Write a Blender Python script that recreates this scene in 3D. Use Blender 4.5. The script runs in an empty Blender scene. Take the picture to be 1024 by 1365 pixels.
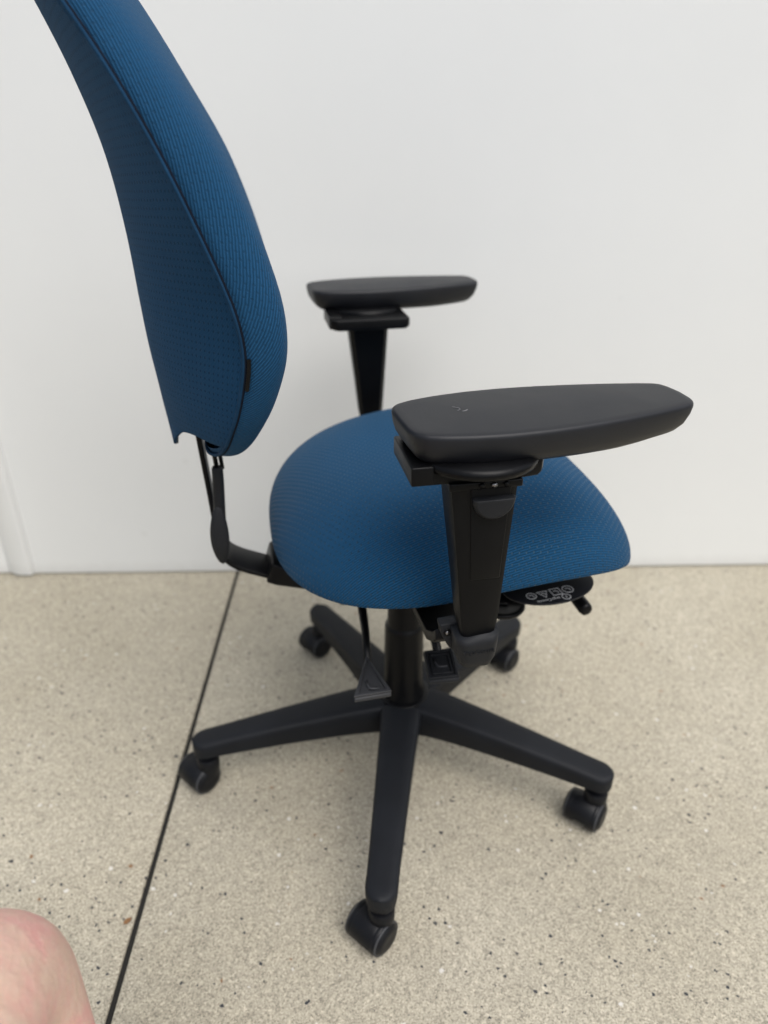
import bpy, bmesh, math, random
from mathutils import Vector, Matrix, Euler
R = math.radians
PI = math.pi
random.seed(4)
S = bpy.context.scene
C = S.collection

# ------------------------------------------------------------------ camera
cam_d = bpy.data.cameras.new('camera')
cam = bpy.data.objects.new('camera', cam_d); C.objects.link(cam)
cam.location = (0, 0, 0.914)
cam.rotation_euler = (R(90 - 28.06), 0, 0)
cam_d.sensor_fit = 'VERTICAL'; cam_d.sensor_height = 36.0; cam_d.sensor_width = 27.0
cam_d.lens = 960 / 1365 * 36
cam_d.clip_start = 0.02; cam_d.clip_end = 500
cam_d.dof.use_dof = True
cam_d.dof.focus_distance = 0.66
cam_d.dof.aperture_fstop = 3.5
S.camera = cam

# ------------------------------------------------------------------ sky and soft sun (overcast)
SUN_EL, SUN_AZ = R(58), R(146)          # azimuth measured clockwise from +Y (towards the wall)
w = bpy.data.worlds.new('World'); S.world = w; w.use_nodes = True
nt = w.node_tree; nt.nodes.clear()
wo = nt.nodes.new('ShaderNodeOutputWorld'); bg = nt.nodes.new('ShaderNodeBackground')
sky = nt.nodes.new('ShaderNodeTexSky'); sky.sky_type = 'NISHITA'; sky.sun_disc = False
sky.sun_elevation = SUN_EL; sky.sun_rotation = SUN_AZ; sky.dust_density = 4.0; sky.air_density = 1.0
hs = nt.nodes.new('ShaderNodeHueSaturation'); hs.inputs['Saturation'].default_value = 0.50
nt.links.new(sky.outputs[0], hs.inputs['Color']); nt.links.new(hs.outputs[0], bg.inputs[0])
bg.inputs[1].default_value = 0.13
nt.links.new(bg.outputs[0], wo.inputs[0])
sl = bpy.data.lights.new('sun', 'SUN'); sl.energy = 1.5; sl.angle = R(50); sl.color = (1.0, 0.985, 0.965)
so = bpy.data.objects.new('sun', sl); C.objects.link(so)
sd = Vector((math.sin(SUN_AZ) * math.cos(SUN_EL), math.cos(SUN_AZ) * math.cos(SUN_EL), math.sin(SUN_EL)))
so.rotation_euler = sd.to_track_quat('Z', 'Y').to_euler(); so.location = sd * 5
S.view_settings.view_transform = 'Standard'; S.view_settings.look = 'None'
S.view_settings.exposure = 0.38; S.view_settings.gamma = 1.0; S.view_settings.use_curve_mapping = False

# ------------------------------------------------------------------ material helpers
class NB:
    def __init__(s, name):
        s.m = bpy.data.materials.new(name); s.m.use_nodes = True
        s.t = s.m.node_tree; s.n = s.t.nodes; s.b = s.n['Principled BSDF']
    def add(s, typ, **kw):
        n = s.n.new(typ)
        for k, v in kw.items(): setattr(n, k, v)
        return n
    def link(s, a, b): s.t.links.new(a, b)
    def val(s, x, sock):
        if isinstance(x, (int, float)): sock.default_value = x
        else: s.link(x, sock)
    def math(s, op, a, b=None, c=None):
        n = s.add('ShaderNodeMath', operation=op)
        s.val(a, n.inputs[0])
        if b is not None: s.val(b, n.inputs[1])
        if c is not None: s.val(c, n.inputs[2])
        return n.outputs[0]
    def ramp(s, fac, stops, interp='LINEAR'):
        n = s.add('ShaderNodeValToRGB'); cr = n.color_ramp; cr.interpolation = interp
        while len(cr.elements) < len(stops): cr.elements.new(0.5)
        for e, (p, c) in zip(cr.elements, stops):
            e.position = p; e.color = (c, c, c, 1) if isinstance(c, (int, float)) else (*c, 1)
        s.link(fac, n.inputs[0]); return n.outputs[0]
    def mix(s, fac, a, b, blend='MIX'):
        n = s.add('ShaderNodeMix', data_type='RGBA', blend_type=blend)
        s.val(fac, n.inputs[0])
        for x, i in ((a, 6), (b, 7)):
            if isinstance(x, tuple): n.inputs[i].default_value = (*x, 1)
            else: s.link(x, n.inputs[i])
        return n.outputs[2]
    def noise(s, vec, scale, detail=4, rough=.55):
        n = s.add('ShaderNodeTexNoise'); n.inputs['Scale'].default_value = scale
        n.inputs['Detail'].default_value = detail; n.inputs['Roughness'].default_value = rough
        if vec is not None: s.link(vec, n.inputs['Vector'])
        return n.outputs['Fac']
    def voro(s, vec, scale, feat='F1', out='Distance'):
        n = s.add('ShaderNodeTexVoronoi', feature=feat); n.inputs['Scale'].default_value = scale
        s.link(vec, n.inputs['Vector']); return n.outputs[out], n
    def coord(s, which='Object'): return s.add('ShaderNodeTexCoord').outputs[which]
    def bump(s, h, strength=.3, dist=.001, normal=None):
        n = s.add('ShaderNodeBump'); n.inputs['Strength'].default_value = strength
        n.inputs['Distance'].default_value = dist; s.link(h, n.inputs['Height'])
        if normal is not None: s.link(normal, n.inputs['Normal'])
        return n.outputs[0]
    def set(s, **kw):
        for k, v in kw.items():
            i = s.b.inputs[k]
            if isinstance(v, tuple): i.default_value = (*v, 1) if len(v) == 3 else v
            elif isinstance(v, (int, float)): i.default_value = v
            else: s.link(v, i)
        return s

def fabric(name, col, ang, dot_dark=.62, ribamp=.42, rs=.0027, bs=.6, spec=.14, dr=-.42, dspec=.0, dang=34, dotamt=1.0):
    m = NB(name); uv = m.coord('UV')
    mp = m.add('ShaderNodeMapping'); m.link(uv, mp.inputs[0]); mp.inputs['Rotation'].default_value = (0, 0, ang)
    nz = m.noise(uv, 60, 2); 
    sx = m.add('ShaderNodeSeparateXYZ'); m.link(mp.outputs[0], sx.inputs[0])
    wob = m.math('MULTIPLY_ADD', nz, .0012, -.0006)
    x = m.math('ADD', sx.outputs[0], wob); y = m.math('ADD', sx.outputs[1], wob)
    rib = m.math('MULTIPLY_ADD', m.math('SINE', m.math('MULTIPLY', y, 2 * PI / rs)), .5, .5)
    mp2 = m.add('ShaderNodeMapping'); m.link(uv, mp2.inputs[0]); mp2.inputs['Rotation'].default_value = (0, 0, ang + R(dang))
    sx2 = m.add('ShaderNodeSeparateXYZ'); m.link(mp2.outputs[0], sx2.inputs[0])
    x2 = m.math('ADD', sx2.outputs[0], wob); y2 = m.math('ADD', sx2.outputs[1], wob)
    cx = m.math('COSINE', m.math('MULTIPLY', x2, 2 * PI / .0084)); cy = m.math('COSINE', m.math('MULTIPLY', y2, 2 * PI / .0118))
    lat = m.math('MULTIPLY', cx, cy)
    dot = m.math('MULTIPLY', m.ramp(lat, [(.56, 0), (.80, 1)]), dotamt)
    fine = m.noise(uv, 1500, 2, .7); big = m.noise(uv, 9, 3)
    flat = m.math('SUBTRACT', 1.0, dot)
    h = m.math('ADD', m.math('MULTIPLY', m.math('MULTIPLY', rib, flat), .8), m.math('MULTIPLY', fine, .6))
    h = m.math('SUBTRACT', h, m.math('MULTIPLY', dot, .7))
    ribc = m.math('MULTIPLY_ADD', m.math('MULTIPLY', rib, flat), ribamp, 1 - ribamp * .72)
    k = m.math('MULTIPLY', ribc, m.math('MULTIPLY_ADD', fine, .5, .75))
    k = m.math('MULTIPLY', k, m.math('MULTIPLY_ADD', big, .22, .89))
    k = m.math('MULTIPLY', k, m.math('MULTIPLY_ADD', dot, dot_dark - 1, 1.0))
    comb = m.add('ShaderNodeCombineColor')
    for i in range(3): m.link(k, comb.inputs[i])
    c = m.mix(1.0, col, comb.outputs[0], 'MULTIPLY')
    ld, ln = m.voro(uv, 42); ls = m.add('ShaderNodeSeparateColor'); m.link(ln.outputs['Color'], ls.inputs[0])
    lint = m.math('MULTIPLY', m.math('LESS_THAN', ls.outputs[0], .022), m.math('LESS_THAN', ld, .022))
    c = m.mix(m.math('MULTIPLY', lint, .55), c, (.55, .60, .62))
    m.set(**{'Base Color': c, 'Roughness': m.math('MULTIPLY_ADD', dot, dr, .82), 'Specular IOR Level': m.math('MULTIPLY_ADD', dot, dspec, spec), 'Specular Tint': (.34, .68, 1.0, 1),
             'Sheen Weight': .05, 'Sheen Roughness': .45, 'Sheen Tint': (.55, .75, .95, 1), 'Normal': m.bump(h, bs, .0006, m.bump(m.noise(uv, 26, 3, .5), .22, .004))})
    return m.m

def plastic(name, col, rough=.5, grain=900, gs=.12, smudge=.12, spec=.5):
    m = NB(name); co = m.coord('Object')
    f = m.noise(co, grain, 3, .6); b = m.noise(co, 14, 5, .6)
    c = m.mix(m.ramp(b, [(.35, 0), (.75, 1)]), tuple(x * .8 for x in col), tuple(x * 1.25 for x in col))
    r = m.math('MULTIPLY_ADD', b, smudge * 2, rough - smudge)
    m.set(**{'Base Color': c, 'Roughness': r, 'Specular IOR Level': spec, 'Normal': m.bump(f, gs, .0004)})
    return m.m

M_FAB = fabric('blue_woven_fabric', (.0118, .0605, .135), R(-9), .72, .62, .0028, .75, .14, -.42, .50, 14)
M_FABB = fabric('blue_woven_fabric_back', (.0145, .065, .144), R(-68), .76, .58, .0026, .85, .14, -.35, .22, 27, .38)
M_FABS = fabric('blue_woven_fabric_shell', (.0088, .0450, .104), R(-78), .72, .30, .0024, .35, .05, 0, 0, 27, .9)
M_PAD = plastic('black_urethane_pad', (.0085, .0095, .0125), .48, 1400, .22, .11, .34)
M_PLA = plastic('black_nylon', (.0028, .0030, .0035), .40, 1100, .2, .10, .16)
M_BASE = plastic('black_textured_nylon', (.0075, .0088, .0115), .55, 700, .35, .06, .20)
M_GLOSS = plastic('black_smooth_plastic', (.0030, .0032, .0038), .34, 600, .05, .08, .16)
M_RUB = plastic('dark_grey_rubber_cap', (.0125, .0137, .0160), .55, 900, .4, .08, .22)
M_STEEL = plastic('black_coated_steel', (.0035, .0037, .0043), .40, 500, .12, .08, .18)
M_WHEEL = plastic('black_wheel_plastic', (.0050, .0056, .0074), .42, 500, .1, .06, .22)
M_RING = plastic('worn_grey_wheel_rim', (.036, .038, .042), .5, 600, .3, .1, .4)
M_GREYL = plastic('charcoal_lever_plastic', (.030, .0315, .035), .5, 900, .25, .06, .4)
M_SEAM = plastic('dark_blue_crease_shade', (.0022, .006, .015), .9, 1200, .5, .05, .2)  # near-black blue: shade of the seam crease put into the colour
M_FOLD = plastic('folded_blue_fabric', (.0095, .040, .088), .85, 380, 1.0, .05, .1)
M_PRINT = plastic('white_print', (.62, .63, .64), .6, 500, .05, .05, .3)
M_SCUFF = plastic('pale_scuff', (.17, .17, .175), .6, 900, .1, .05, .3)
m = NB('bright_screw'); m.set(**{'Base Color': (.30, .30, .31), 'Metallic': 1.0, 'Roughness': .28}); M_SCREW = m.m

def concrete():
    m = NB('exposed_sand_concrete'); co = m.coord('Object')
    big = m.noise(co, 2.2, 5, .6); mid = m.noise(co, 22, 4, .6)
    c = m.mix(m.ramp(big, [(.32, 0), (.66, 1)]), (.392, .356, .274), (.475, .438, .350))
    c = m.mix(m.ramp(mid, [(.38, 0), (.66, .35)]), c, (.375, .345, .275))
    g1, _ = m.voro(co, 600, out='Color'); g2, _ = m.voro(co, 300, out='Color')
    s1 = m.add('ShaderNodeSeparateColor'); m.link(g1, s1.inputs[0]); s2 = m.add('ShaderNodeSeparateColor'); m.link(g2, s2.inputs[0])
    gr = m.ramp(s1.outputs[0], [(0, .52), (.3, .87), (.7, 1.03), (1, 1.28)])
    c = m.mix(1.0, c, gr, 'MULTIPLY')
    gr2 = m.ramp(s2.outputs[1], [(0, .80), (.2, .96), (.82, 1.0), (1, 1.2)])
    c = m.mix(1.0, c, gr2, 'MULTIPLY')
    # sparse dark and light pebbles
    def peb(scale, thr, size, col, c, seed):
        mp = m.add('ShaderNodeMapping'); m.link(co, mp.inputs[0]); mp.inputs['Location'].default_value = (seed, seed * .7, 0)
        wp = m.noise(mp.outputs[0], scale * 2.2, 2)
        mv = m.add('ShaderNodeVectorMath', operation='ADD'); m.link(mp.outputs[0], mv.inputs[0])
        cb = m.add('ShaderNodeCombineXYZ'); m.link(m.math('MULTIPLY_ADD', wp, .9 / scale, -.45 / scale), cb.inputs[0]); m.link(m.math('MULTIPLY_ADD', wp, -.6 / scale, .3 / scale), cb.inputs[1])
        m.link(cb.outputs[0], mv.inputs[1])
        d, n = m.voro(mv.outputs[0], scale)
        sc = m.add('ShaderNodeSeparateColor'); m.link(n.outputs['Color'], sc.inputs[0])
        on = m.math('LESS_THAN', sc.outputs[0], m.math('MULTIPLY', m.ramp(m.noise(mp.outputs[0], 7, 2), [(.40, .1), (.66, 1.0)]), thr * 1.7))
        lim = m.math('MULTIPLY_ADD', sc.outputs[1], size, size * .35)
        mk = m.math('MULTIPLY', on, m.math('LESS_THAN', d, lim))
        return m.mix(mk, c, col), mk
    c, k1 = peb(150, .12, .26, (.040, .043, .050), c, 3.1)
    c, k2 = peb(90, .045, .20, (.030, .032, .040), c, 7.7)
    c, k3 = peb(120, .05, .26, (.62, .60, .55), c, 1.3)
    c, k4 = peb(110, .014, .24, (.22, .12, .06), c, 5.2)
    h = m.math('ADD', s1.outputs[0], m.math('MULTIPLY', m.noise(co, 260, 4, .7), 1.2))
    m.set(**{'Base Color': c, 'Roughness': .86, 'Specular IOR Level': .3, 'Normal': m.bump(h, .5, .0009)})
    return m.m
M_CON = concrete()

def wallmat(name, base):
    m = NB(name); co = m.coord('Object')
    b = m.noise(co, 1.6, 4, .6); f = m.noise(co, 45, 5, .65)
    c = m.mix(m.ramp(b, [(.3, 0), (.7, 1)]), tuple(x * .965 for x in base), base)
    # scattered faint scuffs
    d, n = m.voro(co, 9)
    sc = m.add('ShaderNodeSeparateColor'); m.link(n.outputs['Color'], sc.inputs[0])
    mk = m.math('MULTIPLY', m.math('LESS_THAN', sc.outputs[0], .22), m.ramp(d, [(.02, 1), (.09, 0)]))
    c = m.mix(m.math('MULTIPLY', mk, m.math('MULTIPLY', f, .22)), c, (.38, .38, .37))
    sp = m.add('ShaderNodeSeparateXYZ'); m.link(co, sp.inputs[0])
    low = m.ramp(m.math('ADD', sp.outputs[2], m.math('MULTIPLY', f, .03)), [(.012, .55), (.05, 0)])
    c = m.mix(m.math('MULTIPLY', low, .5), c, (.45, .44, .41))
    m.set(**{'Base Color': c, 'Roughness': .5, 'Specular IOR Level': .4, 'Normal': m.bump(f, .10, .002)})
    return m.m
M_WALL = wallmat('white_painted_panel', (  .785, .80, .795))
M_TRIM = wallmat('white_painted_trim', (  .775, .79, .785))
m = NB('dark_joint_dirt'); m.set(**{'Base Color': (.018, .017, .015), 'Roughness': .95}); M_JOINT = m.m

def skin():
    m = NB('skin'); co = m.coord('Object')
    a = m.noise(co, 26, 5, .65); b = m.noise(co, 95, 4, .65); f = m.noise(co, 300, 4, .7)
    c = m.mix(m.ramp(a, [(.38, 0), (.62, 1)]), (.63, .44, .345), (.69, .36, .32))
    c = m.mix(m.ramp(b, [(.42, 0), (.75, .55)]), c, (.72, .53, .42))
    m.set(**{'Base Color': c, 'Roughness': .52, 'Subsurface Weight': .22, 'Subsurface Scale': .01, 'Normal': m.bump(m.math('ADD', f, m.math('MULTIPLY', b, 2)), .5, .0018)})
    m.b.inputs['Subsurface Radius'].default_value = (1, .35, .2)
    return m.m
M_SKIN = skin()

# ------------------------------------------------------------------ geometry helpers
def tag(o, label=None, cat=None, group=None, kind=None):
    if label: o['label'] = label
    if cat: o['category'] = cat
    if group: o['group'] = group
    if kind: o['kind'] = kind
    return o
def obj(name, verts, faces, mat, parent=None, smooth=True, loc=None, rot=None, bev=0, seg=3, sub=0, auto=None):
    me = bpy.data.meshes.new(name); me.from_pydata([tuple(v) for v in verts], [], faces); me.update()
    bm = bmesh.new(); bm.from_mesh(me); bmesh.ops.recalc_face_normals(bm, faces=bm.faces); bm.to_mesh(me); bm.free()
    if smooth: me.polygons.foreach_set('use_smooth', [True] * len(me.polygons))
    me.materials.append(mat)
    o = bpy.data.objects.new(name, me); C.objects.link(o)
    if parent: o.parent = parent
    if loc: o.location = loc
    if rot: o.rotation_euler = rot
    if bev:
        b = o.modifiers.new('bevel', 'BEVEL'); b.width = bev; b.segments = seg; b.limit_method = 'ANGLE'; b.angle_limit = R(35)
        b.harden_normals = False
    if sub:
        s = o.modifiers.new('sub', 'SUBSURF'); s.levels = sub; s.render_levels = sub
    if smooth and auto is not None:
        me.set_sharp_from_angle(angle=auto)
    return o
def loft(rings, cap0=True, cap1=True, closed=True):
    n = len(rings[0]); v = [p for r in rings for p in r]; f = []
    for i in range(len(rings) - 1):
        for j in range(n if closed else n - 1):
            k = (j + 1) % n
            f.append((i * n + j, i * n + k, (i + 1) * n + k, (i + 1) * n + j))
    if cap0: f.append(tuple(range(n))[::-1])
    if cap1: f.append(tuple((len(rings) - 1) * n + j for j in range(n)))
    return v, f
def lathe(prof, n=40, axis='Z'):
    rings = []
    for r, z in prof:
        rings.append([(r * math.cos(2 * PI * j / n), r * math.sin(2 * PI * j / n), z) for j in range(n)])
    v, f = loft(rings)
    if axis == 'X': v = [(z, x, y) for x, y, z in v]
    return v, f
def boxv(x0, x1, y0, y1, z0, z1):
    v = [(x0,y0,z0),(x1,y0,z0),(x1,y1,z0),(x0,y1,z0),(x0,y0,z1),(x1,y0,z1),(x1,y1,z1),(x0,y1,z1)]
    f = [(3,2,1,0),(4,5,6,7),(0,1,5,4),(1,2,6,5),(2,3,7,6),(3,0,4,7)]
    return v, f
def box(name, b, mat, parent=None, bev=.002, **k):
    v, f = boxv(*b); return obj(name, v, f, mat, parent, bev=bev, **k)
def frame_along(pts):
    out = []; up0 = None
    for i, p in enumerate(pts):
        a = Vector(pts[max(i - 1, 0)]); b = Vector(pts[min(i + 1, len(pts) - 1)]); t = (b - a).normalized()
        if up0 is None:
            up0 = Vector((0, 0, 1)) if abs(t.z) < .9 else Vector((1, 0, 0))
        s = t.cross(up0).normalized(); u = s.cross(t).normalized(); up0 = u
        out.append((Vector(p), s, u))
    return out
def tube(pts, rad, n=14):
    rings = []
    for i, (p, s, u) in enumerate(frame_along(pts)):
        r = rad[i] if isinstance(rad, (list, tuple)) else rad
        rings.append([tuple(p + s * (r * math.cos(2 * PI * j / n)) + u * (r * math.sin(2 * PI * j / n))) for j in range(n)])
    return loft(rings)
def merge(*vf):
    V, F = [], []
    for v, f in vf:
        o = len(V); V += list(v); F += [tuple(i + o for i in g) for g in f]
    return V, F
def xf(vf, mat): return [tuple(mat @ Vector(p)) for p in vf[0]], vf[1]
def stroke(pts, wd, h, closed=False):
    """flat raised line along a 2-D polyline in the XY plane"""
    P = [Vector((p[0], p[1])) for p in pts]; n = len(P); L = []; Rr = []
    for i in range(n):
        a = P[(i - 1) % n] if (closed or i > 0) else P[i]; b = P[(i + 1) % n] if (closed or i < n - 1) else P[i]
        d1 = (P[i] - a).normalized() if (P[i] - a).length > 1e-9 else (b - P[i]).normalized()
        d2 = (b - P[i]).normalized() if (b - P[i]).length > 1e-9 else d1
        n1 = Vector((-d1.y, d1.x)); n2 = Vector((-d2.y, d2.x)); mm = (n1 + n2)
        mm = mm / max(mm.length_squared / 2, .5)
        L.append(P[i] + mm * wd / 2); Rr.append(P[i] - mm * wd / 2)
    rings = [[(L[i].x, L[i].y, 0), (L[i].x, L[i].y, h), (Rr[i].x, Rr[i].y, h), (Rr[i].x, Rr[i].y, 0)] for i in range(n)]
    if closed: rings.append(rings[0]); return loft(rings, False, False)
    return loft(rings)
def plate(outline, z0, z1):
    return loft([[(x, y, z0) for x, y in outline], [(x, y, z1) for x, y in outline]])
def circ(r, n=24, cx=0, cy=0): return [(cx + r * math.cos(2 * PI * i / n), cy + r * math.sin(2 * PI * i / n)) for i in range(n)]
def text_vf(s, size, extr):
    cu = bpy.data.curves.new('t', 'FONT'); cu.body = s; cu.size = size; cu.extrude = extr; cu.align_x = 'CENTER'; cu.align_y = 'CENTER'
    cu.resolution_u = 3
    o = bpy.data.objects.new('t', cu); C.objects.link(o)
    dg = bpy.context.evaluated_depsgraph_get(); me = o.evaluated_get(dg).to_mesh()
    v = [tuple(x.co) for x in me.vertices]; f = [tuple(p.vertices) for p in me.polygons]
    o.evaluated_get(dg).to_mesh_clear(); bpy.data.objects.remove(o); bpy.data.curves.remove(cu)
    return v, f
def lerp_tab(tab, x):
    if x <= tab[0][0]: return tab[0][1]
    for i in range(len(tab) - 1):
        (a, p), (b, q) = tab[i], tab[i + 1]
        if x <= b:
            t = (x - a) / (b - a)
            # catmull-rom
            p0 = tab[i - 1][1] if i > 0 else p - (q - p); q1 = tab[i + 2][1] if i + 2 < len(tab) else q + (q - p)
            a0 = tab[i - 1][0] if i > 0 else a - (b - a); b1 = tab[i + 2][0] if i + 2 < len(tab) else b + (b - a)
            m0 = (q - p0) / (b - a0) * (b - a); m1 = (q1 - p) / (b1 - a) * (b - a)
            return (2*t**3-3*t*t+1)*p + (t**3-2*t*t+t)*m0 + (-2*t**3+3*t*t)*q + (t**3-t*t)*m1
    return tab[-1][1]
def spw(x, e): return math.copysign(abs(x) ** e, x)

# ------------------------------------------------------------------ setting: paving and wall
WA = R(1.3)                                       # the wall runs almost square to the view
WO = Vector((0, 1.425, 0)); WD = Vector((math.cos(WA), math.sin(WA), 0)); WN = Vector((-math.sin(WA), math.cos(WA), 0))
g = obj('ground', *boxv(-60, 60, -60, 60, -.40, -.022), M_JOINT, smooth=False); tag(g, 'ground below the concrete paving', kind='structure')
pav = bpy.data.objects.new('pavement', None); C.objects.link(pav); pav.location = WO; pav.rotation_euler = (0, 0, WA)
tag(pav, 'speckled sand-coloured concrete paving in large slabs', kind='structure')
JX = -0.342                                       # joint beside the chair (wall coordinates)
jw = .0038
xs = [JX - 3.6, JX - 1.8, JX, JX + 1.8, JX + 3.6]
for i in range(4):
    for ya, yb in ((-1.8, .02), (-3.6, -1.8)):
        box('concrete_slab', (xs[i] + jw, xs[i + 1] - jw, ya + jw, yb - jw, -.10, 0), M_CON, pav, bev=.0018, seg=2)
for x in xs[1:4]:
    box('joint_sealant', (x - jw - .001, x + jw + .001, -3.6, .02, -.03, -.0045), M_JOINT, pav, bev=0)
box('joint_sealant', (xs[0], xs[4], -1.8 - jw - .001, -1.8 + jw + .001, -.031, -.0052), M_JOINT, pav, bev=0)
wall = bpy.data.objects.new('wall', None); C.objects.link(wall); wall.location = WO; wall.rotation_euler = (0, 0, WA)
tag(wall, 'plain white painted panel wall behind the office chair', 'wall')
GX = -.808
box('wall_panel', (GX - .004, 3.4, .0, .09, .003, 2.7), M_WALL, wall, bev=.0015)
box('wall_panel', (-3.4, GX - .040, .004, .09, .003, 2.7), M_WALL, wall, bev=.0015)
# batten with a sloping left shoulder that covers the panel joint
prof = [(GX - .062, .0035), (GX - .036, -.010), (GX - .006, -.012), (GX + .001, -.0005), (GX + .001, .03), (GX - .062, .03)]
v, f = loft([[(x, y, .004) for x, y in prof], [(x, y, 2.7) for x, y in prof]])
obj('joint_batten', v, f, M_TRIM, wall, smooth=True, bev=.002, seg=2)

# ------------------------------------------------------------------ the chair
TH = R(11)
CH = bpy.data.objects.new('office_chair', None); C.objects.link(CH); CH.location = (.03, .862, 0); CH.rotation_euler = (0, 0, TH)
tag(CH, 'blue fabric office chair with black armrests and five-star caster base', 'chair')
TRI = R(-96.2) - TH

# ---- five-star base
def hub_r(a):
    return .046 + .030 * (0.5 + 0.5 * math.cos(5 * (a - TRI))) ** 4
hubrings = []
for sc, z in ((.82, .086), (.97, .088), (1, .092), (1, .126), (.985, .1305), (.94, .1325), (.80, .1338), (.62, .1342)):
    hubrings.append([(hub_r(2*PI*j/120) * sc * math.cos(2*PI*j/120), hub_r(2*PI*j/120) * sc * math.sin(2*PI*j/120), z) for j in range(120)])
base = obj('star_base', *loft(hubrings), M_BASE, CH)
def leg_vf():
    rings = []
    N = 18
    for i in range(N + 1):
        t = i / N; r = .035 + t * (.306 - .035)
        hw = .0310 + (.0205 - .0310) * min(1, t * 1.1) ** .8
        zt = .1375 - .034 * t ** 1.25
        hgt = .052 - .026 * t ** .8
        rings.append((r, hw, zt, hgt))
    for a in (20, 40, 58, 72, 84):                   # rounded tip
        rings.append((.306 + .0205 * math.sin(R(a)), .0205 * math.cos(R(a)), .1035 - .0006 * a / 20, .026 - .004 * (a / 84) ** 4))
    out = []
    for r, hw, zt, h in rings:
        e = min(.0055, hw * .4)
        sec = [(-hw * .93, zt - h), (-hw * .99, zt - h * .5), (-hw, zt - e * 1.1), (-hw + e * .32, zt - e * .35), (-hw + e, zt), (-hw * .4, zt + .0012), (hw * .4, zt + .0012),
               (hw - e, zt), (hw - e * .32, zt - e * .35), (hw, zt - e * 1.1), (hw * .99, zt - h * .5), (hw * .93, zt - h)]
        out.append([(r, y, z) for y, z in sec])
    return loft(out)
lv = leg_vf()
leg0 = None
WDIR = R(-28)                                        # swivel of the caster axles, in world terms
# caster meshes
ax = WDIR - TH
def caster(parent, x, y, swivel, off):
    rc = .0238
    root_loc = (x, y, 0)
    # hood: half drum over the wheels + stem collar (axis along local X)
    rings = []
    for xx, rr in ((off - .0185, .0205), (off - .0175, .0232), (off - .014, .0246), (off + .014, .0246), (off + .0175, .0232), (off + .0185, .0205)):
        ring = []
        for j in range(25):
            a = R(-30 + 215 * j / 24)
            ring.append((xx, rr * math.cos(a), .0238 + rr * math.sin(a)))
        for j in range(24, -1, -1):
            a = R(-30 + 215 * j / 24); ring.append((xx, .010 * math.cos(a), .0238 + .010 * math.sin(a)))
        rings.append(ring)
    hood_vf = loft(rings)
    neck = xf(lathe([(.0145, .030), (.0165, .045), (.0170, .060), (.0150, .0635), (.0075, .065), (.0062, .096)], 24), Matrix.Translation((0, .009, 0)))
    rw_vf = merge(hood_vf, neck)
    o = obj('caster', *rw_vf, M_WHEEL, parent, auto=R(40))
    # stem sits at (x,y); the wheel trails behind it
    o.location = (x, y, 0); o.rotation_euler = (0, 0, swivel)
    # shift so stem axis is on origin
    for vv in o.data.vertices: vv.co.y -= .009
    for s in (-1, 1):
        wv = lathe([(.006, s * .0285), (.012, s * .0290), (.017, s * .0280), (.0198, s * .0252), (.0216, s * .0236), (.0232, s * .0222), (.0237, s * .0180), (.0230, s * .010), (.008, s * .009)], 40, 'X')
        wl = obj('wheel', *wv, M_WHEEL, o, loc=(off, -.009, .0238))
        rv = lathe([(.0208, s * .0244), (.0221, s * .0250), (.0231, s * .0238), (.0233, s * .0226), (.0206, s * .0226)], 40, 'X')
        obj('rim_ring', *rv, M_RING, o, loc=(off, -.009, .0238))
    return o
swv = [R(-40), R(-37), R(-44), R(-47), R(-41)]
for k in range(5):
    a = TRI + k * 2 * PI / 5
    if leg0 is None:
        leg0 = obj('base_leg', *lv, M_BASE, base, auto=R(60)); lg = leg0
    else:
        lg = leg0.copy(); C.objects.link(lg); lg.parent = base
    lg.rotation_euler = (0, 0, a)
    caster(CH, .307 * math.cos(a), .307 * math.sin(a), swv[k] - TH, (-.009, -.009, -.006, -.008, -.017)[k])

# ---- gas column
obj('gas_column', *lathe([(.040, .130), (.0405, .1385), (.038, .1405), (.0335, .1415), (.0315, .150), (.0300, .160), (.0288, .262), (.0280, .268), (.0262, .270), (.0250, .273), (.0245, .318), (.0215, .320), (.0210, .40)], 48), M_GLOSS, CH, auto=R(40))

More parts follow.
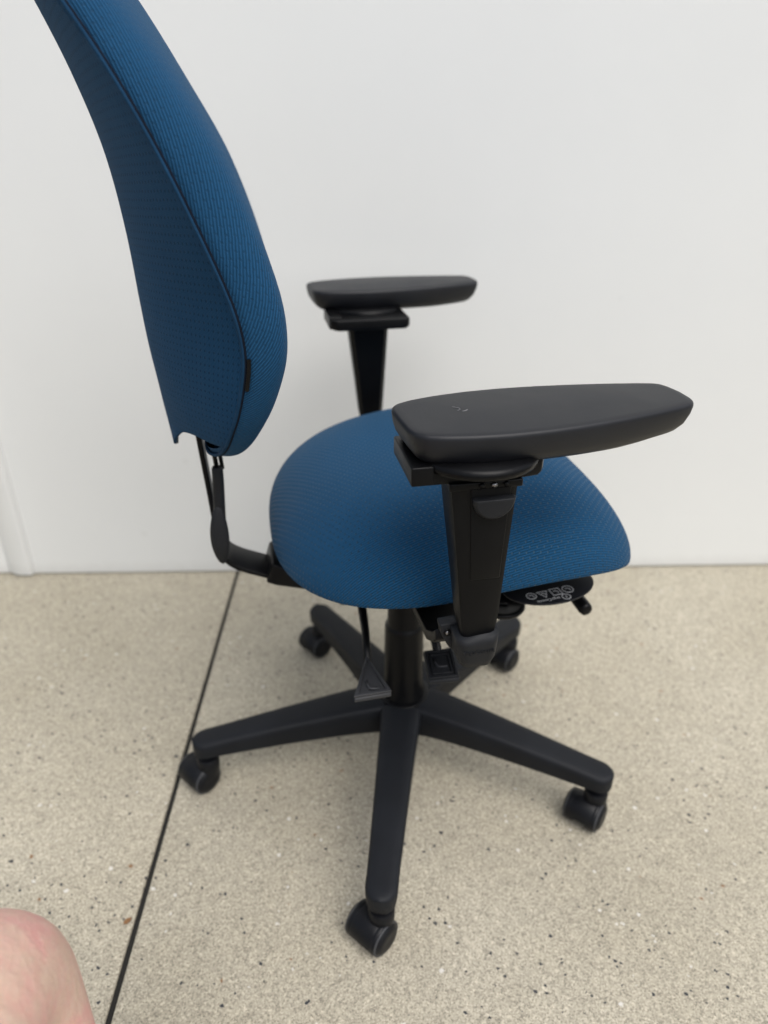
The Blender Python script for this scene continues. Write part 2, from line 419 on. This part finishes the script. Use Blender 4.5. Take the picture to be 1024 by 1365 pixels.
# ---- seat cushion
q_uc, q_af, q_ab, q_b, q_nf, q_nb, q_z, q_ht, q_hb, q_t, q_ne, q_d = .0316, .2285, .215, .2398, 3.56, 2.59, .4764, .090, .018, .12, 2.51, .059
def seat_cushion():
    NT, NP = 128, 44
    rows = []
    for i in range(NP + 1):
        ph = PI / 2 * (1 - 1.94 * i / NP) if i > 0 else PI / 2
        cp = abs(math.cos(ph)) ** (2 / q_ne); sp = math.sin(ph)
        row = []
        for j in range(NT):
            t = 2 * PI * j / NT; c, s = math.cos(t), math.sin(t)
            a, n = (q_af, q_nf) if c > 0 else (q_ab, q_nb)
            # exponent blended so the outline has no kink at the widest point
            x = spw(c, 2 / n) * a * cp; y = spw(s, 2 / n) * q_b * cp
            z = (q_ht if sp > 0 else q_hb) * sp + q_z + q_t * x - q_d * max(0, min(1, x / q_af)) ** 3
            # slight dish where one sits
            z -= .010 * math.exp(-((x + .03) / .12) ** 2 - (y / .13) ** 2)
            row.append(Vector((q_uc + x, y, z)))
        rows.append(row)
    V = [rows[0][0]]; UV = [(0, 0)]
    arc = [0.0] * NT
    for i in range(1, NP + 1):
        for j in range(NT):
            arc[j] += (rows[i][j] - (rows[i - 1][j])).length
            d = rows[min(i, NP // 2)][j] - rows[0][0]; aa = math.atan2(d.y, d.x)
            V.append(rows[i][j]); UV.append((arc[j] * math.cos(aa), arc[j] * math.sin(aa)))
    F = []
    for j in range(NT): F.append((0, 1 + j, 1 + (j + 1) % NT))
    for i in range(NP - 1):
        for j in range(NT):
            k = (j + 1) % NT
            F.append((1 + i*NT + j, 1 + (i+1)*NT + j, 1 + (i+1)*NT + k, 1 + i*NT + k))
    F.append(tuple(1 + (NP - 1) * NT + j for j in range(NT)))
    return V, F, UV
def with_uv(o, UV):
    l = o.data.uv_layers.new(name='UVMap')
    for lp in o.data.loops: l.data[lp.index].uv = UV[lp.vertex_index]
V, F, UV = seat_cushion()
o = obj('seat_cushion', V, F, M_FAB, CH); with_uv(o, UV)
# moulded pan below the cushion
def outline_seat(sc, n=72):
    out = []
    for j in range(n):
        t = 2 * PI * j / n; c, s = math.cos(t), math.sin(t); a, nn = (q_af, q_nf) if c > 0 else (q_ab, q_nb)
        out.append((q_uc + spw(c, 2 / nn) * a * sc, spw(s, 2 / nn) * q_b * sc))
    return out
def seatz(x): 
    x -= q_uc
    return q_z + q_t * x - q_d * max(0, min(1, x / q_af)) ** 3
rings = []
for sc, dz in ((.70, -.034), (.80, -.030), (.86, -.020), (.87, -.008)):
    rings.append([(x, y, seatz(x) + dz) for x, y in outline_seat(sc)])
pan = obj('seat_pan', *loft(rings), M_PLA, CH)

# ---- tilt mechanism under the seat
mech = box('tilt_mechanism', (-.105, .115, -.062, .062, .352, .432), M_STEEL, CH, bev=.010, seg=3)
obj('column_socket', *lathe([(.034, .322), (.036, .326), (.036, .36), (.030, .365)], 36), M_STEEL, mech)

# ---- upright bar that carries the back
def strip(path, hw, th):
    rings = []
    for i, p in enumerate(path):
        a = path[max(i - 1, 0)]; b = path[min(i + 1, len(path) - 1)]
        t = Vector((b[0] - a[0], b[1] - a[1])).normalized(); n = Vector((-t.y, t.x)) * th / 2
        h = hw[i] if isinstance(hw, list) else hw
        rings.append([(p[0] + n.x, -h, p[1] + n.y), (p[0] + n.x, h, p[1] + n.y), (p[0] - n.x, h, p[1] - n.y), (p[0] - n.x, -h, p[1] - n.y)])
    return loft(rings)
ctl = [(-.08, .368), (-.12, .372), (-.165, .381), (-.205, .397), (-.226, .407), (-.240, .418), (-.2475, .433), (-.250, .455), (-.2525, .49), (-.2555, .54), (-.2585, .59), (-.262, .65), (-.262, .72)]
# smooth the path
path = []
for i in range(len(ctl) - 1):
    for s in range(5):
        t = s / 5; p0 = ctl[max(i-1, 0)]; p1 = ctl[i]; p2 = ctl[i+1]; p3 = ctl[min(i+2, len(ctl)-1)]
        path.append(tuple(.5 * ((2*p1[k]) + (-p0[k]+p2[k])*t + (2*p0[k]-5*p1[k]+4*p2[k]-p3[k])*t*t + (-p0[k]+3*p1[k]-3*p2[k]+p3[k])*t**3) for k in (0, 1)))
path.append(ctl[-1])
hw = [.027 if p[1] < .43 else .027 - min(1, (p[1] - .43) / .08) * .012 for p in path]
jb = obj('back_upright_bar', *strip(path, hw, .0065), M_STEEL, CH, bev=.0015, seg=2)
ck = obj('bar_clamp', *strip([(-.190, .3985), (-.178, .3945), (-.140, .383), (-.06, .372)], [.031, .034, .034, .034], .030), M_STEEL, jb, bev=.003)
obj('clamp_bolt', *lathe([(.009, 0), (.009, .006), (.006, .008)], 18), M_STEEL, jb, loc=(-.165, 0, .385))

# ---- height lever of the back
LVX = -.2385
pts = [(-.247, -.040, .66), (-.2445, -.042, .62), (-.2415, -.044, .588), (-.2395, -.045, .558)]
lev = obj('back_lever', *merge(tube(pts, .0028, 8), tube([(p[0] + .006, p[1] + .004, p[2]) for p in pts], .0024, 8)), M_STEEL, CH)
obj('lever_sleeve', *tube([(-.2392, -.045, .5625), (-.2393, -.045, .560), (-.2398, -.0455, .545), (-.2415, -.046, .52), (-.2435, -.047, .488)], [.0058, .0066, .0068, .0070, .0072], 20), M_RUB, lev)
rings = []
for i in range(21):
    t = i / 20; z = .515 - t * .082; w_ = math.sin(PI * min(1, t * 1.0)) ** .55 * (.0108 if t > .02 else .004) + .0005
    cxp = -.2438 - .0035 * math.sin(t * PI * .5) + .002 * t
    rings.append([(cxp + w_ * math.cos(a), -.052 + .45 * w_ * math.sin(a) - .004 * math.sin(PI * t), z) for a in [2 * PI * j / 20 for j in range(20)]])
obj('lever_paddle', *loft(rings), M_RUB, lev)

# ---- backrest
W_TAB = None
def bw(z):
    zc = .80
    if z < zc: h, n = .212, 2.6
    else: h, n = .30, 2.5
    d = min(1, abs(z - zc) / h)
    return .212 * max(0, 1 - d ** n) ** (1 / n)
US = [(.555, -.262), (.588, -.246), (.606, -.230), (.627, -.220), (.65, -.2125), (.675, -.2045), (.705, -.1975), (.732, -.1935), (.757, -.1945), (.787, -.2010), (.845, -.2215), (.899, -.2435), (.948, -.2680), (.993, -.2955), (1.05, -.335), (1.10, -.372)]
UC = [(.56, -.284), (.577, -.2855), (.617, -.290), (.663, -.294), (.707, -.298), (.748, -.300), (.825, -.303), (.895, -.311), (.959, -.328), (1.017, -.350), (1.06, -.370), (1.10, -.392)]
TT = [(.56, .046), (.60, .062), (.65, .069), (.70, .070), (.75, .070), (.79, .0735), (.845, .077), (.90, .078), (.95, .074), (1.0, .070), (1.1, .06)]
def us(z): return lerp_tab(US, z)
def uc(z): return lerp_tab(UC, z)
def tt(z): return lerp_tab(TT, z)
def outline_back(n=180):
    """closed outline in (v,z)"""
    out = []
    zc = .80
    for j in range(n):
        t = 2 * PI * j / n; c, s = math.cos(t), math.sin(t)
        h, e = (.30, 2.5) if s > 0 else (.212, 2.6)
        out.append((.212 * spw(c, 2 / e), zc + h * spw(s, 2 / e)))
    return out
OB = outline_back()
def cushion_back():
    NT = len(OB); rows = []; NK = 30
    for k in range(NK + 1):
        a = PI / 2 * k / NK                          # 0 = seam, 90 deg = middle
        rho = math.cos(a) ** (2 / 2.7); g = math.sin(a) ** (2 / 2.7)
        bul = 1 + .030 * math.sin(min(PI, a * 3.2)) ** 1.0
        row = []
        for (v0, z0) in OB:
            v = v0 * rho * bul; z = .80 + (z0 - .80) * rho * (1 + (bul - 1) * .9)
            usz = us(z0 if k == 0 else .80 + (z0 - .80) * rho ** .6)
            qq = min(1, abs(v) / .205)
            fc = uc(z) + .104
            Fv = fc + (us(z) + tt(z) - fc) * qq ** 2
            row.append(Vector((usz + (Fv - usz) * g, v, z)))
        rows.append(row)
    # crease: tuck the first ring inwards
    first = [Vector((p.x - .004, p.y * .955, .80 + (p.z - .80) * .965)) for p in rows[0]]
    rows = [first] + rows
    NK += 1
    V, UV = [], []
    dist = [0.0] * NT
    rr = []
    for k in range(NK, -1, -1):
        if k < NK:
            for j in range(NT): dist[j] += (rows[k][j] - rows[k + 1][j]).length
        rr.append((k, list(dist)))
    for k, dd in rr:
        for j in range(NT):
            v0, z0 = OB[j]; aa = math.atan2(z0 - .80, v0)
            V.append(rows[k][j]); UV.append((dd[j] * math.cos(aa), dd[j] * math.sin(aa)))
    F = []
    for i in range(NK):
        for j in range(NT):
            k = (j + 1) % NT
            F.append((i*NT + j, i*NT + k, (i+1)*NT + k, (i+1)*NT + j))
    return V, F, UV
V, F, UV = cushion_back()
bc = obj('backrest_cushion', V, F, M_FABB, CH); with_uv(bc, UV)
def seam_rope(du=-.0015, sc=.995, rad=.0016):
    pts = []
    for (v0, z0) in OB: pts.append((us(z0) + du, v0 * sc, .80 + (z0 - .80) * sc))
    n = len(pts); rings = []
    for i in range(n + 1):
        p = Vector(pts[i % n]); t = (Vector(pts[(i + 1) % n]) - Vector(pts[(i - 1) % n])).normalized()
        s = t.cross(Vector((1, 0, 0))).normalized(); u = s.cross(t)
        rings.append([tuple(p + (s * math.cos(a) + u * math.sin(a)) * rad) for a in [2 * PI * k / 8 for k in range(8)]])
    return loft(rings, False, False)
obj('seam_crease_shade', *seam_rope(), M_SEAM, bc)  # thin dark cord painted as the shade inside the seam crease
obj('seam_fold', *seam_rope(-.0034, .9945, .0019), M_FOLD, bc)
ZE = [(0, .5775), (.1, .5825), (.2, .5905), (.3, .600), (.43, .6123), (.56, .621), (.7, .625), (.85, .625), (1.0, .628)]
def shell_back():
    NQ, NZ = 72, 70
    def wsh(z): return bw(max(z, .618)) if z < .80 else bw(min(z, 1.094))
    outer, UV = [], []
    ztop = 1.096
    for i in range(NZ + 1):
        row = []; L = 0; prev = None
        for j in range(NQ + 1):
            q = -1 + 2 * j / NQ
            ze = lerp_tab(ZE, abs(q)); t = i / NZ
            z = ze + (ztop - ze) * (t ** 1.05)
            vv = q * wsh(z)
            d = us(z) - uc(z)
            aq = abs(q)
            u = uc(z) + d * ((math.sqrt(aq * aq + .0064) - .08) / .9232) ** 1.5
            # edge rolls into the seam
            p = Vector((u - .0015, vv, z))
            row.append(p)
        outer.append(row)
    V = [p for r in outer for p in r]
    for i in range(NZ + 1):
        mid = outer[i][NQ // 2]
        L = 0; s = [0.0] * (NQ + 1)
        for j in range(NQ // 2 + 1, NQ + 1): s[j] = s[j-1] + (outer[i][j] - outer[i][j-1]).length
        for j in range(NQ // 2 - 1, -1, -1): s[j] = s[j+1] - (outer[i][j] - outer[i][j+1]).length
        for j in range(NQ + 1): UV.append((s[j], outer[i][j].z))
    F = []
    n = NQ + 1
    for i in range(NZ):
        for j in range(NQ): F.append((i*n+j, i*n+j+1, (i+1)*n+j+1, (i+1)*n+j))
    return V, F, UV
V, F, UV = shell_back()
sh = obj('backrest_shell', V, F, M_FABS, CH); with_uv(sh, UV)
# make sure normals face backwards, then give the upholstered panel its thickness
if sum(p.normal.x * p.area for p in sh.data.polygons) > 0: sh.data.flip_normals()
md = sh.modifiers.new('thick', 'SOLIDIFY'); md.thickness = .0036; md.offset = -1
bv = sh.modifiers.new('bevel', 'BEVEL'); bv.width = .0014; bv.segments = 2; bv.limit_method = 'ANGLE'; bv.angle_limit = R(50)
# fabric tab stitched into the seam
zt = .722
pts = [(us(z) + .001, -bw(z) - .0026, z) for z in (.735, .728, .720, .712, .704)]
rings = [[(p[0] - .0014, p[1] + .0012, p[2]), (p[0] + .0020, p[1] - .0004, p[2]), (p[0] + .0024, p[1] + .002, p[2]), (p[0] - .0014, p[1] + .003, p[2])] for p in pts]
obj('seam_tab', *loft(rings), M_STEEL, bc, smooth=False)

# ---- armrests
def pad_outline():
    ctlp = []
    half = [(-.0675, 0), (-.0672, .024), (-.0650, .0335), (-.058, .0410), (-.045, .0468), (-.020, .0525), (.010, .0560), (.045, .0562), (.080, .0535), (.115, .0485), (.150, .0420), (.180, .0350), (.193, .0305), (.1985, .0255), (.2015, .017), (.2030, 0)]
    dense = []
    for i in range(len(half) - 1):
        for s in range(4):
            t = s / 4
            dense.append(tuple(half[i][k] * (1 - t) + half[i + 1][k] * t for k in (0, 1)))
    dense.append(half[-1])
    # light smoothing
    for _ in range(1):
        dense = [dense[0]] + [tuple((dense[i-1][k] + 2 * dense[i][k] + dense[i+1][k]) / 4 for k in (0, 1)) for i in range(1, len(dense) - 1)] + [dense[-1]]
    return dense + [(x, -y) for x, y in dense[-2:0:-1]]
PO = pad_outline()
def pad_vf():
    n = len(PO); nr = []
    for i in range(n):
        a = Vector(PO[(i - 1) % n]); b = Vector(PO[(i + 1) % n]); t = (b - a).normalized(); nr.append(Vector((t.y, -t.x)))
    # outward orientation check
    if nr[n // 8].dot(Vector(PO[n // 8])) < 0: nr = [-x for x in nr]
    rings = []
    for ins, z in ((.020, -.0335), (.0125, -.0322), (.0072, -.0280), (.0030, -.0205), (.0008, -.0120), (.0, -.0052), (.0003, -.0028), (.0012, -.0011), (.0030, -.0002), (.0075, .0002)):
        ring = []
        for (x, y), nn in zip(PO, nr):
            fr = max(0, (x - .10) / .10); k = 1 + (.7 * fr * fr if z < -.008 else 0)
            kk = min(ins * k, .042)
            zz = z * (.86 + .13 * max(0, min(1, (x + .0675) / .19))) if z < 0 else z
            px = x - nn.x * kk; py = y - nn.y * kk
            px = max(-.0675 + kk, min(.203 - kk, px))
            py = math.copysign(max(abs(y) * .12, abs(y) - abs(nn.y) * kk), y) if y else 0
            ring.append((px, py, zz))
        rings.append(ring)
    v, f = loft(rings, False, False)
    # close top and underside with strips between mirrored outline points
    v = list(v); n2 = n // 2
    for base_i, dz in ((0, -.0005), ((len(rings) - 1) * n, .0014)):
        cols = []
        for i in range(1, n2):
            p, q = v[base_i + i], v[base_i + n - i]; col = [base_i + i]
            for k in range(1, 8):
                t = k / 8; bl = 4 * t * (1 - t)
                v.append((p[0] + (q[0] - p[0]) * t, p[1] + (q[1] - p[1]) * t, p[2] + dz * bl * max(0, min(1, (p[0] + .060) / .05)) * max(0, min(1, (.195 - p[0]) / .05)))); col.append(len(v) - 1)
            cols.append(col + [base_i + n - i])
        for a_, b_ in zip(cols, cols[1:]):
            for k in range(8): f.append((a_[k], a_[k + 1], b_[k + 1], b_[k]))
        f.append(tuple([base_i] + cols[0])); f.append(tuple([base_i + n2] + cols[-1]))
    return v, f
PADV = pad_vf()
def arm(side, pad_loc, pad_rot):
    """side -1 = near (right-hand) arm, +1 = far arm; y is mirrored by side"""
    a = bpy.data.objects.new('armrest', None)
    def Y(vf): return [(x, y * -side, z) for x, y, z in vf[0]], vf[1]     # modelled for the near side (outer face at -y)
    # tapered post: outer shell loft
    rings = []
    for z, u0, u1, v0, v1 in ((.474, -.0125, .0195, -.3085, -.2860), (.50, -.0172, .0228, -.3090, -.2820), (.56, -.0236, .0255, -.3095, -.2760), (.640, -.0330, .0295, -.3100, -.2700)):
        c = .006
        rings.append([(u0 + c, v0, z), (u1 - c, v0, z), (u1 - .0015, v0 + .002, z), (u1, v0 + c, z), (u1, v1 - c, z), (u1 - c, v1, z), (u0 + c, v1, z), (u0, v1 - c, z), (u0, v0 + c, z), (u0 + .0015, v0 + .002, z)])
    post = obj('armrest', *Y(loft(rings)), M_PLA, CH, auto=R(30))
    # raised trapezoid on the outer face
    tz = [(.646, -.0150, .0215), (.57, -.0112, .0188), (.546, -.0100, .0182)]
    rings = [[(u0, -.3115 + (.646 - z) * .012, z), (u1, -.3115 + (.646 - z) * .012, z), (u1 + .0012, -.306, z), (u0 - .0012, -.306, z)] for z, u0, u1 in tz]
    obj('post_panel', *Y(loft(rings)), M_PLA, post, bev=.0008, seg=2)
    # half-moon height button
    oc = [(.0195 * math.cos(PI + PI * i / 20) + .0052, .6325 + .0205 * math.sin(PI + PI * i / 20)) for i in range(21)]
    rings = [[(x, -.3105, z) for x, z in oc], [(x, -.3160, z) for x, z in oc], [(.0052 + (x - .0052) * .86, -.3190, .6305 + (z - .6305) * .86) for x, z in oc]]
    obj('height_button', *Y(loft(rings)), M_RUB, post, bev=.0008, seg=2)
    # collar at the post head
    obj('post_collar', *Y(boxv(-.0345, .0315, -.3125, -.2675, .640, .6475)), M_PLA, post, bev=.0015)
    # slide rail under the pad
    poly = [(-.066, -.302), (-.060, -.309), (.030, -.309), (.050, -.306), (.0545, -.298), (.0545, -.232), (.050, -.226), (-.058, -.226), (-.066, -.232)]
    rings = [[(x, y, .6462) for x, y in [(p[0] * .93, p[1]) for p in poly]], [(x, y, .650) for x, y in poly], [(x, y, .6615) for x, y in poly]]
    rl = obj('slide_rail', *Y(loft(rings)), M_PLA, post, bev=.0015)
    obj('rail_rim', *Y(boxv(-.0675, -.048, -.3105, -.236, .6470, .6645)), M_PLA, post, bev=.0015)
    obj('swivel_disc', *lathe([(.052, .6560), (.0555, .6575), (.0565, .6625), (.053, .6665)], 40), M_GLOSS, post, loc=(-.002, pad_loc[1] * .5 + .145 * side, 0))
    for i in range(3):
        obj('rail_screw', *Y(lathe([(.0025, 0), (.0025, .003)], 10)), M_SCREW if i == 1 else M_STEEL, post, loc=(-.006 + i * .011, .312 * side, .6445), rot=(R(90) * -side, 0, 0))
    pd = obj('arm_pad', [(x * 1.035, y * 1.02, z * 1.08) for x, y, z in PADV[0]], PADV[1], M_PAD, post, loc=pad_loc, rot=(0, 0, pad_rot))
    # rubber boot at the foot
    rings = []
    for z, u0, u1, v0, v1, c in ((.4365, -.0010, .0080, -.2990, -.286, .004), (.4385, -.0070, .0140, -.3050, -.281, .008), (.4425, -.0130, .0202, -.3097, -.277, .010), (.4515, -.0165, .0232, -.3124, -.274, .0110), (.470, -.0185, .0245, -.3138, -.273, .0110), (.4785, -.0190, .0245, -.3142, -.273, .0110)):
        ring = []
        for (cx, cy, a0) in ((u1 - c, v1 - c, 0), (u0 + c, v1 - c, 90), (u0 + c, v0 + c, 180), (u1 - c, v0 + c, 270)):
            for s in range(7): ring.append((cx + c * math.cos(R(a0 + 15 * s)), cy + c * math.sin(R(a0 + 15 * s)), z + (.004 * (cx > 0) if z > .475 else 0)))
        rings.append(ring)
    bt = obj('arm_boot', *Y(loft(rings)), M_RUB, post)
    # flange towards the seat with its screw
    fl = [(-.0300, .4800), (-.012, .4815), (-.006, .472), (-.006, .448), (-.012, .4435), (-.0200, .4520), (-.0270, .4660)]
    rings = [[(x, -.286, z) for x, z in fl], [(x, -.272, z) for x, z in fl]]
    obj('boot_flange', *Y(loft(rings)), M_RUB, post, bev=.002)
    obj('flange_screw', *Y(xf(lathe([(.0020, 0), (.0020, .0012), (.0012, .0016)], 14), Matrix.Translation((-.0220, -.2862, .4705)) @ Matrix.Rotation(R(90), 4, 'X'))), M_SCREW, post)
    obj('screw_recess', *Y(xf(lathe([(.0042, 0), (.0042, .0006), (.0030, .0007)], 18), Matrix.Translation((-.0220, -.2862, .4705)) @ Matrix.Rotation(R(90), 4, 'X'))), M_GLOSS, post)
    # steel arm bracket running in under the seat
    br = [(-.274, .452), (-.262, .440), (-.236, .424), (-.15, .415), (-.04, .413)]
    rings = []
    for i, (y, z) in enumerate(br):
        rings.append([(-.030, y, z), (.030, y, z), (.030, y + .004, z + .012), (-.030, y + .004, z + .012)])
    obj('arm_bracket', *Y(loft(rings)), M_STEEL, post, bev=.002, seg=2)
    # moulded maker's name on the boot
    if side < 0:
        tv = text_vf('ergoCentric', .0064, .0009)
        mt = Matrix.Translation((.0030, -.3132, .4640)) @ Matrix.Rotation(R(90), 4, 'X')
        obj('moulded_lettering', *xf(tv, mt), M_RUB, post, smooth=False)
    return post
near = arm(-1, (.0, -.2650, .6935), R(4.5))
far = arm(1, (-.018, .335, .6935), R(4.5))
# pale nick in the near pad
pts = [(.0, 0), (.005, .0035), (.0085, .0030), (.0105, -.001)]
obj('scuff_mark', *stroke(pts, .0006, .0003), M_SCUFF, near, loc=(-.018, -.254, .6952), rot=(0, 0, R(-75)), smooth=False)
obj('scuff_mark', *stroke([(0, 0), (.0025, .003), (.003, .006)], .0011, .0003), M_SCUFF, near, loc=(-.0125, -.267, .6952), rot=(0, 0, R(-30)), smooth=False)

# ---- levers under the seat
def chair_icon(s):      # little side view of a chair: back, seat, front edge
    return [(-.30 * s, .38 * s), (-.25 * s, .05 * s), (-.17 * s, -.17 * s), (-.02 * s, -.20 * s), (.32 * s, -.20 * s)]
ZL = .345
# triangle
tri = [(-.0835, -.158), (-.1095, -.2305), (-.0660, -.2285)]
cxy = (sum(p[0] for p in tri) / 3, sum(p[1] for p in tri) / 3)
def shrink(p, k, c): return [(c[0] + (x - c[0]) * k, c[1] + (y - c[1]) * k) for x, y in p]
tl = obj('tilt_lever', *merge(tube([(-.070, -.04, .362), (-.0745, -.075, .360), (-.0775, -.12, .353), (-.0832, -.168, .3455)], [.0062, .0060, .0052, .0046], 12)), M_STEEL, CH)
obj('lever_plate', *plate(tri, ZL - .003, ZL + .003), M_GREYL, tl, bev=.0015, seg=2)
obj('raised_border', *xf(stroke(shrink(tri, .86, cxy), .0046, .0030, True), Matrix.Translation((0, 0, ZL + .003))), M_GREYL, tl, bev=.0005, seg=2, smooth=True)
obj('embossed_icon', *xf(stroke(chair_icon(.022), .0030, .0028), Matrix.Translation((cxy[0] + .001, cxy[1] - .009, ZL + .003)) @ Matrix.Rotation(R(-6), 4, 'Z')), M_GREYL, tl)
# square
sq = [(-.0135, -.1640), (.0225, -.1650), (.0170, -.2195), (-.0200, -.2175)]
cxy = (sum(p[0] for p in sq) / 4, sum(p[1] for p in sq) / 4)
ql = obj('depth_lever', *tube([(.015, -.04, .362), (.0125, -.08, .358), (.008, -.12, .352), (.0045, -.168, .3455)], [.0045, .0042, .0062, .0056], 12), M_STEEL, CH)
obj('lever_plate', *plate(sq, ZL - .003, ZL + .003), M_RUB, ql, bev=.0015, seg=2)
obj('raised_border', *xf(stroke(shrink(sq, .86, cxy), .0035, .0026, True), Matrix.Translation((0, 0, ZL + .003))), M_RUB, ql, bev=.0005, seg=2)
obj('raised_border', *xf(stroke(shrink(sq, .62, cxy), .0022, .0022, True), Matrix.Translation((0, 0, ZL + .003))), M_RUB, ql, bev=.0004, seg=2)
obj('embossed_icon', *xf(stroke(chair_icon(.023), .0022, .0014), Matrix.Translation((cxy[0], cxy[1], ZL + .003)) @ Matrix.Rotation(R(-6), 4, 'Z')), M_GREYL, ql)
# round
dc = (.104, -.1115)
dl = obj('height_lever', *tube([(.06, -.02, .366), (.078, -.05, .366), (dc[0] - .008, -.09, .366)], .0042, 12), M_STEEL, CH)
obj('lever_disc', *lathe([(.020, -.004), (.029, -.0035), (.0305, -.001), (.0305, .0015), (.029, .0032), (.024, .0034), (.023, .0022), (.0005, .0022)], 40), M_GLOSS, dl, loc=(dc[0], dc[1], .366))
obj('embossed_icon', *xf(stroke(chair_icon(.020), .002, .0010), Matrix.Translation((dc[0], dc[1], .3682))), M_GLOSS, dl)
# tension crank
tc = obj('tension_knob', *merge(tube([(.193, -.02, .384), (.197, -.085, .378), (.199, -.128, .376)], .0060, 14), tube([(.199, -.102, .376), (.1992, -.108, .3757), (.2005, -.152, .3745), (.2008, -.1560, .3744), (.2009, -.1570, .3744)], [.0080, .0090, .0090, .0078, .005], 18)), M_GLOSS, CH)

# ---- printed instruction tongue at the seat edge
LZ = .4175
n = 40
tong = []
for i in range(n + 1):
    a = PI + PI * i / n
    tong.append((.1465 + .0605 * math.cos(a), -.150 + .040 * math.sin(a) + (.1465 + .0605 * math.cos(a) - .1465) * .10))
tong += [(.207, -.110), (.086, -.120)]
lt = obj('instruction_tongue', *plate(tong, LZ - .0025, LZ), M_PAD, CH, bev=.0008, seg=2)
def pr(vf, x, y, rot, sc=1): return xf(vf, Matrix.Translation((x, y, LZ + .0002)) @ Matrix.Rotation(rot, 4, 'Z') @ Matrix.Scale(sc, 4))
fl = R(180 + 7); hgt = .0003; wd = .0011
for nm, shape, x, y in (('c', circ(.0068), .1655, -.1655), ('s', [(-.0062, -.0062), (.0062, -.0062), (.0062, .0062), (-.0062, .0062)], .1490, -.1680), ('t', [(-.0066, -.0055), (.0066, -.0055), (0, .0066)], .1325, -.1705), ('c', circ(.0060), .1165, -.1715)):
    obj('printed_symbol', *merge(pr(stroke(shape, wd, hgt, True), x, y, fl), pr(stroke(chair_icon(.0085), wd, hgt), x, y, fl)), M_PRINT, lt, smooth=False)
obj('printed_logo', *merge(pr(stroke(circ(.0052, 24), .0012, hgt, True), .1575, -.1800, fl), pr(stroke([(0, -.002), (0, .0022)], .0014, hgt), .1575, -.1800, fl)), M_PRINT, lt, smooth=False)
obj('printed_lettering', *pr(text_vf('ergoCentric', .0062, .0001), .1345, -.1822, fl), M_PRINT, lt, smooth=False)

# ------------------------------------------------------------------ the photographer's bent knee
def person():
    K = Vector((-.262, .232, .372))
    bm = bmesh.new()
    chain = [((-.190, -.17, .47), .098), ((-.208, -.03, .475), .086), ((-.228, .100, .468), .074), ((-.249, .178, .459), .065), ((-.2595, .237, .446), .060),
             ((-.2625, .273, .416), .059), ((-.2630, .271, .360), .058), ((-.250, .245, .285), .060), ((-.246, .205, .200), .054), ((-.241, .160, .110), .042), ((-.238, .140, .06), .042)]
    me = bpy.data.meshes.new('person')
    me.from_pydata([c[0] for c in chain], [(i, i + 1) for i in range(len(chain) - 1)], [])
    o = bpy.data.objects.new('person', me); C.objects.link(o); me.materials.append(M_SKIN)
    sk = o.modifiers.new('skin', 'SKIN'); sk.use_smooth_shade = True
    for i, (p, r) in enumerate(chain):
        me.skin_vertices[0].data[i].radius = (r, r)
        me.skin_vertices[0].data[i].use_root = (i == 0)
    s = o.modifiers.new('sub', 'SUBSURF'); s.levels = 3; s.render_levels = 3
    return o
pe = person()
tag(pe, 'bare bent knee of a crouching person at the lower left corner', 'person')
m = NB('dark_cotton'); m.set(**{'Base Color': (.05, .055, .07), 'Roughness': .85}); M_COT = m.m
sv = tube([(-.175, -.27, .47), (-.190, -.17, .47), (-.205, -.08, .475), (-.212, .0, .473)], [.112, .108, .104, .100], 28)
obj('shorts', *sv, M_COT, pe)
rings = []
for y, hw_, zt_ in ((.085, .026, .085), (.095, .036, .105), (.13, .041, .112), (.175, .042, .098), (.225, .046, .072), (.275, .047, .056), (.315, .040, .046), (.338, .024, .036)):
    rings.append([(-.238 + hw_ * math.cos(a) * (1.0 if math.sin(a) > -.2 else .96), y, max(.001, .03 + (zt_ - .03) * math.sin(a) if math.sin(a) > 0 else .03 + .034 * max(-.85, 1.6 * math.sin(a)))) for a in [2 * PI * j / 24 for j in range(24)]])
obj('shoe', *loft(rings), M_COT, pe, sub=1)

# ------------------------------------------------------------------ small litter
lf = [(-.006, 0), (-.003, .003), (.001, .0035), (.006, .001), (.003, -.002), (-.002, -.003)]
v, f = loft([[(x, y, .0006) for x, y in lf], [(x * .96, y * .96, .0018 + .0006 * (x > 0)) for x, y in lf]])
m = NB('dry_leaf'); m.set(**{'Base Color': (.20, .10, .04), 'Roughness': .8}); 
lo = obj('leaf_fragment', v, f, m.m, smooth=False, loc=(-.3345, .578, 0), rot=(0, 0, R(40)))
tag(lo, 'tiny dry brown leaf fragment on the concrete beside the slab joint', 'leaf')
